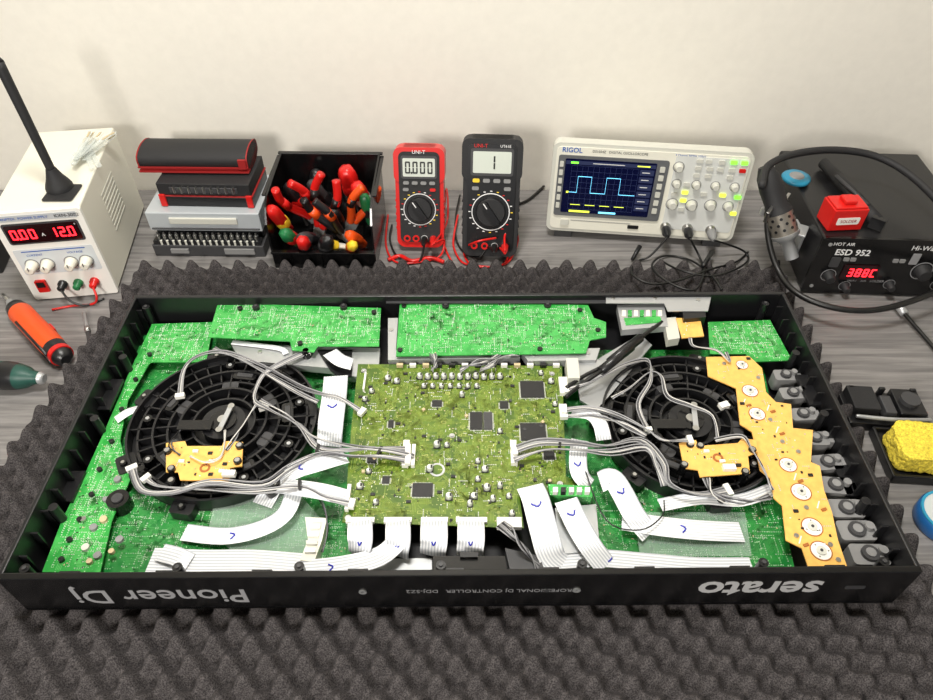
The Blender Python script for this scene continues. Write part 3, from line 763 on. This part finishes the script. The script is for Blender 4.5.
# ================================================================= MULTIMETERS
def cable(b,pix,r,m,start=None,end=None):
    p=[S(x,y,z) for x,y,z in pix]
    if start is not None: p=[start]+p
    if end is not None: p=p+[end]
    b.tube(p,r,m,seg=8,sub=8)
def meter(name,loc,yaw,lean,Wm,L,Tm,body,facem,digits,lead_cols):
    rt=root(name,loc); X=face(loc,yaw,lean)
    b=MB(X)
    def shell(w,l,cy,r,z0,z1,m): b.rrect(0,cy,w,l,r,z0,z1,m,k=6)
    shell(Wm,L,L/2,.014,-Tm,0,body)
    shell(Wm*1.05,L*.34,L*.83,.012,-Tm*.9,.002,body)
    for s in(-1,1):
        for k in range(5): b.box((s*Wm*.5,L*(.2+.07*k),-Tm*.4),(.003,.005,Tm*.7),body)
    b.build('holster',rt,bevel=.004,bseg=3)
    b=MB(X)
    b.rrect(0,L/2+.002,Wm*.84,L*.90,.009,0,.0035,facem)
    b.rrect(0,L*.815,Wm*.74,L*.22,.004,.0035,.0048,DGREY); b.rrect(0,L*.815,Wm*.66,L*.175,.002,.0048,.0053,LCD)
    h=L*.115; wd=Wm*.105
    nd=len(digits.replace('.','')); b.seg7(digits,-(nd*wd*1.45-wd*.45)/2,L*.815-h/2,h,LCDT,z=.0056,w=wd,th=.12)
    for i in range(4):
        b.rrect(-Wm*.27+i*Wm*.18,L*.665,Wm*.12,L*.03,.002,.0035,.006,YEL if (i==0 and body==BLKM) else GREY)
    for i in range(2): b.rrect(-Wm*.28+i*Wm*.56,L*.60,Wm*.12,L*.028,.002,.0035,.006,RED if i and body==RED else GREY)
    cy=L*.40; b.ring((0,cy),Wm*.34,Wm*.325,.0035,.0042,PRINT,seg=40)
    b.lathe([(Wm*.27,.0035),(Wm*.26,.006),(Wm*.24,.008)],BLK,M=T(0,cy,0),seg=32)
    b.lathe([(Wm*.25,.008),(Wm*.24,.009)],BLKM,M=T(0,cy,0),seg=32)
    b.rrect(0,0,Wm*.10,Wm*.46,.003,.009,.016,BLK,M=T(0,cy,0)@RZ(35))
    b.box((0,Wm*.17,.0165),(.0015,.01,.001),PRINT,M=T(0,cy,0)@RZ(35))
    for i in range(20):
        a=2*math.pi*i/20; b.box((0,0,0),(.0035,.0014,.0004),random.choice((PRINT,PRINT,RED,YEL)),M=T(math.cos(a)*Wm*.375,cy+math.sin(a)*Wm*.375,.0038))
    js=[-Wm*.28,-Wm*.09,Wm*.09,Wm*.28]
    for i,x in enumerate(js):
        b.ring((x,L*.10),.0058,.003,.0035,.005,RED if i!=2 else PRINT,seg=20); b.cyl((x,L*.10,.0035),.003,.0004,BLK,seg=14)
    b.build('faceplate_and_dial',rt)
    b=MB(X)
    for x,m in ((js[2],lead_cols[1]),(js[3],lead_cols[0])):
        b.lathe([(.0055,.004),(.0055,.020),(.004,.026),(.0025,.034)],m,M=T(x,L*.10,0),seg=14)
    b.build('plugs',rt)
    b=MB(X); b.box((0,L*.35,-Tm-.002),(Wm*.5,L*.5,.003),BLK)
    st=X@Vector((0,L*.6,-Tm))
    b.M=Matrix(); b.tube([st,Vector((st.x,st.y+.03,.003))],.003,BLK); b.build('tilt_stand',rt)
    return X,[X@Vector((x,L*.10,.034)) for x in(js[2],js[3])],rt
pA=S(421,252,0); pB=S(489,262,0)
XA,LA,rA=meter('red_multimeter',(pA.x,pA.y,.010),-2,18,.078,.165,.034,RED,BLKM,'0.000',(RED,WB))
XB,LBk,rB=meter('black_multimeter',(pB.x,pB.y,.012),-3,18,.090,.190,.036,BLKM,BLK,'1',(RED,WB))
text('UNI-T',.008,XA@T(0,.165*.96,.0045),PRINT,rA,'brand_label'); text('UNI-T',.008,XB@T(-.018,.190*.945,.0045),RED,rB,'brand_label')
text('UT61E',.006,XB@T(.02,.190*.945,.0045),PRINT,rB,'model_label')
r_=.0018
b=MB()
cable(b,[(444,240,.03),(440,256,.006),(420,262,.004),(396,262,.004),(386,245,.004),(388,215,.006)],r_,RED,start=LA[1])
cable(b,[(446,225,.03),(448,205,.05),(446,190,.05),(443,235,.006),(446,250,.004),(452,262,.003)],r_,RED,start=LA[1]+Vector((.003,0,.002)))
cable(b,[(424,246,.03),(418,262,.004),(398,257,.004),(390,240,.004),(392,225,.006)],r_,WB,start=LA[0])
cable(b,[(388,260,.004),(400,256,.005),(412,261,.006),(430,258,.006),(444,262,.005)],.0035,RED)
b.build('red_meter_test_leads',rA)
b=MB()
cable(b,[(500,248,.03),(508,256,.01),(500,266,.003),(478,266,.003),(462,262,.003),(454,248,.004),(454,235,.01),(458,215,.012)],r_,RED,start=LBk[1])
cable(b,[(488,247,.03),(478,258,.01),(464,252,.004),(456,238,.004),(456,215,.006),(460,195,.01)],r_,WB,start=LBk[0])
cable(b,[(505,235,.05),(512,226,.06),(518,240,.02),(508,262,.004),(488,267,.003),(470,264,.003),(464,250,.006),(476,242,.05),(496,238,.05)],r_,RED,start=LBk[1]+Vector((0,0,.004)))
cable(b,[(516,205,.004),(528,200,.004),(540,190,.004),(544,186,.004)],.0025,WB)
b.build('black_meter_test_leads',rB)

# ================================================================= OSCILLOSCOPE
so=S(545,237,0); sc=root('oscilloscope',(.3,.7,0))
WS,HS,DS=.312,.156,.095
X=face((so.x,so.y,.016),-6.5,7)
b=MB(X); b.rrect(WS/2,HS/2,WS,HS,.012,-.022,0,LGREY)
A=b.rrpts(WS/2,HS/2,WS-.006,HS-.006,.010); B=b.rrpts(WS/2,HS*.40,WS-.05,HS*.66,.010); n=len(A)
b.add([(x,y,-.022) for x,y in A]+[(x,y,-DS) for x,y in B],[(i,(i+1)%n,n+(i+1)%n,n+i) for i in range(n)]+[tuple(range(n,2*n))],LGREY)
b.build('case',sc,bevel=.003,bseg=3)
b=MB(X); b.rrect(WS/2,HS/2,WS-.012,HS-.012,.008,0,.002,CREAM)
b.rrect(.097,.084,.174,.106,.004,.002,.0042,mat('bezel_grey',(96,98,100),.4))
b.rrect(.093,.085,.144,.094,.002,.0042,.0050,SCR)
sx0,sy0,sw,sh=.032,.045,.106,.076
for i in range(13): b.box((sx0+sw*i/12,sy0+sh/2,.0052),(.0002,sh,.0002),GRID)
for i in range(9): b.box((sx0+sw/2,sy0+sh*i/8,.0052),(sw,.0002,.0002),GRID)
yl,yh=sy0+.030,sy0+.058
xs=[sx0,sx0+.012,sx0+.034,sx0+.058,sx0+.080,sw+sx0]; lv=[yl,yh,yl,yh,yl]
for i in range(5):
    b.box(((xs[i]+xs[i+1])/2,lv[i],.0055),(xs[i+1]-xs[i],.0007,.0003),WAVE)
    if i: b.box((xs[i],(yl+yh)/2,.0055),(.0004,yh-yl,.0003),WAVE)
b.box((.093,sy0+sh+.005,.0052),(.142,.006,.0002),SCRD); b.box((.036,sy0+sh+.005,.0055),(.012,.003,.0003),LEDG); b.box((.090,sy0+sh+.005,.0055),(.05,.0010,.0003),PRINT); b.box((.145,sy0+sh+.005,.0055),(.02,.0018,.0003),LEDY)
b.box((sx0-.003,yl,.0055),(.004,.003,.0003),LEDY)
for i in range(6): b.box((.1515,sy0+.008+i*.0125,.0053),(.022,.0095,.0003),SCRD); b.box((.150,sy0+.008+i*.0125,.0055),(.012,.0012,.0002),PRINT)
b.box((sx0+.020,sy0-.004,.0054),(.034,.0035,.0002),LEDY); b.box((sx0+.066,sy0-.004,.0054),(.028,.0030,.0002),WAVE)
for k in range(4): b.box((sx0+.012+k*.024,sy0+.008,.0055),(.016,.0010,.0002),LEDY)
for i in range(6): b.rrect(.0155,.050+i*.0145,.006,.009,.001,.0042,.006,LGREY); b.rrect(.1745,.050+i*.0145,.008,.009,.001,.0042,.006,LGREY)
b.rrect(.248,.082,.112,.128,.004,.002,.0028,mat('scope_panel',(206,208,204),.5))
KX=-.008
def knob(x,y,r,m=LGREY,h=.012):
    x+=KX; b.lathe([(r,.0028),(r,.0045),(r*.86,.006),(r*.8,h),(r*.65,h+.001)],m,M=T(x,y,0),seg=22); b.ring((x,y),r*1.2,r*1.05,.0028,.0031,GREY,seg=24)
for x,y,r in((.207,.128,.0075),(.209,.064,.0085),(.209,.100,.0065),(.240,.064,.0085),(.240,.100,.0065),(.270,.066,.0085),(.270,.100,.0065),(.300,.100,.0065),(.298,.066,.0075)): knob(x,y,r)
for x,y,m in((.225,.086,LEDY),(.225,.072,LEDY),(.225,.056,LGREY),(.225,.100,LGREY),(.251,.140,LGREY),(.271,.140,LGREY),(.289,.141,LEDG),(.305,.141,LEDG),(.305,.128,RED),(.289,.128,LGREY),(.271,.128,LGREY),(.255,.128,LGREY),(.237,.128,LGREY),(.237,.140,LGREY),(.285,.085,LEDY),(.255,.085,LGREY),(.309,.083,LEDG),(.309,.054,LEDY),(.209,.082,LGREY),(.237,.116,LGREY),(.255,.116,LGREY),(.289,.116,LGREY)):
    b.rrect(x+KX,y,.010,.006,.0015,.0028,.0055,m)
b.rrect(.03,.0185,.014,.010,.002,.002,.005,LGREY); b.rrect(.145,.017,.018,.006,.001,.002,.004,BLK); b.box((.09,.0225,.0025),(.10,.0008,.0005),GREY)
b.build('front_panel',sc)
b=MB(X)
BX=(.198,.234,.272)
for x in BX:
    b.lathe([(.0085,.002),(.0085,.006),(.0065,.007),(.0065,.016),(.005,.017)],SILV,M=T(x,.022,0),seg=20)
    b.lathe([(.0075,.013),(.0075,.026),(.0055,.031),(.003,.038)],BLK if x!=BX[2] else GREY,M=T(x,.022,0),seg=16)
b.build('bnc_connectors',sc)
b=MB(X)
for x in(.03,WS-.03): b.box((x,-.006,-.012),(.03,.016,.012),DGREY)
for x in(.05,WS-.05): b.box((x,.004,-DS+.014),(.03,.013,.02),DGREY)
b.build('feet',sc)
text('RIGOL',.011,X@T(.030,HS-.011,.0024),PRINTB,sc,'brand_label',bold=.0002); text('DS1054Z   DIGITAL OSCILLOSCOPE',.0055,X@T(.105,HS-.011,.0024),DGREY,sc,'model_label'); text('4 Channel 50MHz 1GSa/s',.0045,X@T(.214,HS-.009,.0024),PRINTB,sc,'spec_label')
b=MB()
e1,e2,e3=[X@Vector((x,.022,.038)) for x in BX]
cable(b,[(650,256,.01),(636,262,.006),(632,274,.031),(652,284,.031),(680,280,.031),(708,270,.031),(736,262,.006),(748,252,.004)],.0018,WB,start=e1)
cable(b,[(700,258,.01),(704,272,.031),(694,290,.031),(668,282,.031),(652,266,.029),(664,256,.006),(690,260,.006),(712,276,.031),(722,290,.031)],.0018,WB,start=e2)
cable(b,[(742,250,.012),(748,260,.005),(734,270,.030),(710,276,.032),(680,270,.031),(660,260,.006)],.0018,WB,start=e3)
b.tube([S(712,252,.02),S(703,266,.031)],.0042,BLK,seg=12,r2=.003)
b.tube([S(640,246,.02),S(632,260,.006)],.004,BLK,seg=12,r2=.003)
b.build('probe_leads',sc)

# ================================================================= SOLDERING / HOT AIR STATION
st=root('soldering_station',(.65,.66,0)); X=face((.530,.530,.005),-3,0); Wt,Ht,Dt=.235,.102,.25
b=MB(X); b.rrect(Wt/2,Ht/2,Wt,Ht,.004,-Dt,-.003,BLK); b.rrect(Wt/2,Ht/2,Wt+.003,Ht+.003,.005,-.003,.002,BLKG); b.build('case',st,bevel=.0015)
b=MB(X)
b.rrect(.074,.042,.054,.028,.003,.002,.004,DISP); b.seg7('388C',.056,.0345,.015,LEDR,z=.0045,w=.0078)
for x,y,r in((.030,.034,.009),(.062,.014,.007),(.165,.048,.013),(.20,.022,.008),(.128,.020,.007)):
    b.lathe([(r,.002),(r,.004),(r*.85,.006),(r*.75,.015),(r*.6,.016)],BLKM,M=T(x,y,0),seg=22); b.ring((x,y),r*1.25,r*1.15,.002,.0024,PRINTG,seg=26)
for x in(.045,.055,.118,.128): b.rrect(x,.066,.008,.006,.001,.002,.004,GREY)
b.rrect(.03,.060,.014,.018,.002,.002,.004,DGREY)
for x,y in((.012,.092),(.223,.092),(.012,.012),(.223,.012)): b.cyl((x,y,.002),.003,.001,SILVD,seg=10)
b.lathe([(.011,.002),(.011,.008),(.007,.010),(.007,.02)],DGREY,M=T(.215,.055,0),seg=18)
b.rrect(.145,.070,.012,.020,.001,.002,.003,PRINTG)
for x in(.02,.215):
    for zz in(-.02,-Dt+.02): b.cyl((0,0,0),.008,.0045,BLK,M=T(x,0,zz)@RX(90),seg=12)
b.build('front_panel',st)
text('HOT AIR',.008,X@T(.032,.093,.0025),PRINT,st,'brand_label'); text('ESD 952',.015,X@T(.050,.078,.0025),PRINT,st,'model_label',bold=.0003)
text('Hi-Warning',.012,X@T(.16,.090,.0025),PRINT,st,'warning_label'); text('858 SERIES',.008,X@T(.20,.073,.0025),PRINT,st,'spec_label')
text('HEAT   AIR   SOLDER',.006,X@T(.09,.025,.0025),PRINTG,st,'function_label')
GM=mat('gun_metal',(150,144,134),.35,metal=.7)
b=MB(); a1=Vector((.455,.612,.160)); a2=Vector((.508,.552,.052)); dv=(a2-a1).normalized()
Mh=Matrix.Translation(a1)@dv.to_track_quat('Z','Y').to_matrix().to_4x4()
L=(a2-a1).length
b.lathe([(.010,-.016),(.014,-.006),(.0165,0),(.018,.02),(.0165,.045),(.0195,.054),(.0205,.058)],BLKM,M=Mh,seg=24)
b.lathe([(.0200,.058),(.0200,.092)],GM,M=Mh,seg=24)
for i in range(10):
    for k in range(3): b.cyl((0,0,0),.0024,.0008,BLK,M=Mh@RZ(i*36+k*18)@T(.0198,0,.065+k*.009)@RY(90),seg=8)
b.lathe([(.0215,.092),(.0205,.098),(.014,.103),(.010,.108),(.010,L)],SILVD,M=Mh,seg=22)
b.build('hot_air_handpiece',st)
b=MB()
b.box((.517,.580,.085),(.024,.03,.004),SILVD,rz=-30); b.box((.523,.590,.060),(.004,.04,.05),SILVD)
for s in(-1,1):
    p=Mh@Vector((s*.022,0,.05)); b.box((p.x,p.y,p.z),(.005,.03,.018),SILV,rz=-35)
p=Mh@Vector((0,-.024,.052)); b.cyl((p.x,p.y,p.z-.005),.005,.010,SILVD,seg=12)
b.build('handpiece_cradle',st,bevel=.001)
b=MB()
b.tube([a1-dv*.012,S(762,186,.170),S(768,166,.178),S(795,154,.178),S(835,150,.172),S(875,156,.165),S(910,175,.155),S(945,210,.14),S(965,250,.10),S(975,290,.05)],.0056,BLKM,seg=10,sub=8)
b.build('air_hose',st)
b=MB()
b.tube([S(768,200,.12),S(768,235,.08),S(778,270,.045),S(798,294,.040),S(835,308,.040),S(875,310,.042),S(915,300,.045),S(950,285,.05)],.0046,WB,seg=10,sub=8)
b.build('power_cord',st)
zt=.1085
def onst(px,py): return S(px,py,zt)
b=MB(); q=onst(843,231); Mq=T(q.x,q.y+.02,zt)@RZ(4); b.M=Mq
b.box((0,0,.018),(.052,.038,.036),RED); b.box((0,0,.0375),(.048,.034,.003),RED); b.rrect(0,.017,.034,.012,.002,0,.0006,WHITE,M=T(0,-.0192,0)@RX(90))
b.box((.0,0,.042),(.018,.02,.006),RED); rb=root('solder_tin_box',(q.x,q.y,zt)); b.build('red_box',rb,bevel=.0015)
text('SOLDER',.007,Mq@T(0,-.0203,.017)@RX(90),REDD,rb,'box_label')
b=MB(); b.tube([S(824,163,zt+.010),S(878,222,zt+.010)],.0095,BLKM,seg=16); b.tube([S(868,205,zt+.020),S(836,176,zt+.020)],.003,DGREY,seg=8)
q=S(878,222,zt+.012); b.box((q.x,q.y,zt+.010),(.02,.01,.018),BLK,rz=-40)
b.build('flashlight')
q=onst(795,181); b=MB(T(q.x,q.y,zt)); b.lathe([(.018,0),(.022,.003),(.023,.006),(.021,.009),(.012,.010)],TEAL,seg=28,flute=.02,nf=5); b.lathe([(.012,.010),(.010,.0115)],GREY,seg=20)
b.build('tip_cleaner_tin')

# ================================================================= LEFT POWER TOOLS
b=MB(); a=S(14,306,.017); e=S(66,360,.017); dv=(e-a).normalized(); L=(e-a).length
Mo=Matrix.Translation(a)@dv.to_track_quat('Z','X').to_matrix().to_4x4()
b.lathe([(.009,0),(.014,.006),(.0165,.02),(.016,.05),(.0165,L-.04),(.0155,L-.015),(.012,L-.004),(.007,L)],BLK,M=Mo,seg=24)
b.lathe([(.0162,.02),(.0172,.024),(.0170,.05),(.0172,L-.045),(.0163,L-.035)],ORG,M=Mo,seg=24)
b.lathe([(.0164,L-.02),(.0162,L-.012)],RED,M=Mo,seg=24)
for s in(-1,1): b.tube([(s*.008,.0145,.05),(s*.008,.0148,L-.02)],.0025,BLK,M=Mo,seg=8)
b.lathe([(.005,-.016),(.007,-.010),(.009,0)],SILVD,M=Mo,seg=16)
b.tube([Mo@Vector((0,-.0,-.016)),Mo@Vector((0,0,-.04))],.0025,SILV)
b.box((0,-.017,L*.55),(.010,.003,.016),RED,M=Mo)
b.build('cordless_screwdriver')
b=MB(); a=S(-40,372,.020); e=S(40,378,.020); dv=(e-a).normalized(); L=(e-a).length
Mo=Matrix.Translation(a)@dv.to_track_quat('Z','X').to_matrix().to_4x4()
b.lathe([(.016,0),(.0195,.01),(.0195,L-.045),(.018,L-.03),(.015,L-.018),(.010,L-.010),(.008,L)],DGRN,M=Mo,seg=24)
b.lathe([(.0198,L-.052),(.0203,L-.048),(.0190,L-.034),(.018,L-.030)],BLK,M=Mo,seg=24)
b.lathe([(.009,L),(.008,L+.005),(.005,L+.007)],SILVD,M=Mo,seg=14)
b.tube([a+Vector((.0,0,0)),a+Vector((-.03,.02,-.002)),a+Vector((-.06,.03,-.002))],.017,BLK,seg=16)
b.box((a.x-.08,a.y+.03,.020),(.04,.05,.038),DGRN,rz=20)
b.build('cordless_drill')
b=MB(); a=S(84,313,.004); e=S(91,346,.004); b.tube([a,e],.003,SILVD,seg=6); b.tube([a.lerp(e,.45),a.lerp(e,.55)],.0042,SILV,seg=12); b.tube([a.lerp(e,.6),e],.0036,DGREY,seg=10)
b.build('screwdriver_bit')
b=MB(); a=S(2,238,.04); b.box((a.x-.045,a.y,.02),(.08,.10,.04),BLKM,rz=10); b.box((a.x-.045,a.y,.042),(.06,.08,.005),DGREY,rz=10); b.build('black_tool_pouch',bevel=.003)

# ================================================================= RIGHT SMALL ITEMS
b=MB(); a=S(886,406,.02); b.M=T(a.x,a.y,0)@RZ(-4)
b.box((0,0,.008),(.105,.056,.015),BLK); b.box((-.03,.006,.022),(.034,.040,.014),BLKM); b.box((.028,.004,.021),(.034,.044,.012),BLK)
b.cyl((.028,.004,.027),.012,.006,DGREY,seg=20); b.box((-.002,-.004,.022),(.014,.03,.014),DGREY); b.tube([(-.045,-.02,.02),(0,-.026,.024),(.05,-.02,.02)],.003,SILVD)
for x in(-.04,.0,.04): b.box((x,.024,.022),(.008,.005,.014),BLK)
# sponge tray of the same stand
b.box((.020,-.070,.004),(.092,.078,.007),BLK)
for s in(-1,1): b.box((.020,-.070+s*.037,.010),(.092,.004,.010),BLK); b.box((.020+s*.044,-.070,.010),(.004,.078,.010),BLK)
b.build('soldering_iron_stand',bevel=.0015)
bm=bmesh.new(); bmesh.ops.create_cube(bm,size=1); bmesh.ops.subdivide_edges(bm,edges=bm.edges,cuts=34,use_grid_fill=True)
for v in bm.verts:
    p=v.co.copy(); q=Vector((p.x*.074,p.y*.058,p.z*.028))
    q*=1-.12*(abs(p.x*2)**6*abs(p.y*2)**6)
    n=p.normalized()
    q+=n*.003*noise.noise(q*45)+n*.0022*noise.noise(q*170)-n*.004*max(0,noise.noise(q*260+Vector((5,5,5)))-.15)
    v.co=q
me=bpy.data.meshes.new('sponge'); bm.to_mesh(me); bm.free()
me.materials.append(mat('sponge_yellow',(222,200,66),.9,bump=1,bscale=420,var=.35)); me.polygons.foreach_set('use_smooth',[True]*len(me.polygons))
c_=b.M@Vector((.020,-.070,.0245))
o=bpy.data.objects.new('cleaning_sponge',me); bpy.context.scene.collection.objects.link(o); o.location=c_; o.rotation_euler=(0,0,R(-6))
b=MB(); a=S(944,514,.02); b.M=T(a.x+.006,a.y,.0005)
b.lathe([(.030,0),(.032,.002),(.032,.018),(.030,.020)],mat('blue_spool',(30,90,150),.35),seg=40); b.ring((0,0),.0275,.017,.020,.0212,mat('spool_label',(190,196,196),.5),seg=36); b.ring((0,0),.0305,.0275,.020,.022,TEAL,seg=36)
b.cyl((0,0,.020),.012,.0005,DGREY,seg=20)
b.build('solder_wire_spool')
b=MB(); b.tube([S(898,306,.012),S(915,326,.008),S(934,348,.006),S(960,380,.006)],.003,WB,seg=10); b.tube([S(896,303,.012),S(905,314,.011)],.006,SILVD,seg=12); b.build('coaxial_cable')

# ================================================================= LIGHT
def area(name,loc,tgt,size,power,col):
    l=bpy.data.lights.new(name,'AREA'); l.size=size; l.energy=power; l.color=col; l.shape='DISK'
    o=bpy.data.objects.new(name,l); bpy.context.scene.collection.objects.link(o); o.location=loc
    o.rotation_euler=(Vector(tgt)-Vector(loc)).to_track_quat('-Z','Y').to_euler()
area('ceiling_lamp',(-.1,.22,1.7),(-.05,.3,0),.35,26,(1,.97,.92))
area('room_lamp',(-.6,-1.2,1.0),(.1,.7,.15),.4,25,(1,.95,.88))
w=bpy.data.worlds.new('World'); bpy.context.scene.world=w; w.use_nodes=True
w.node_tree.nodes['Background'].inputs[0].default_value=(.9,.93,1,1); w.node_tree.nodes['Background'].inputs[1].default_value=.3
bpy.context.scene.view_settings.view_transform='Standard'
# ================================================================= CAMERA
cam=bpy.data.cameras.new('camera'); cam.sensor_width=36; cam.lens=FOC*36/933; cam.clip_start=.01
co=bpy.data.objects.new('camera',cam); bpy.context.scene.collection.objects.link(co)
co.location=CAM; co.rotation_euler=(R(90)-PIT,0,0); bpy.context.scene.camera=co
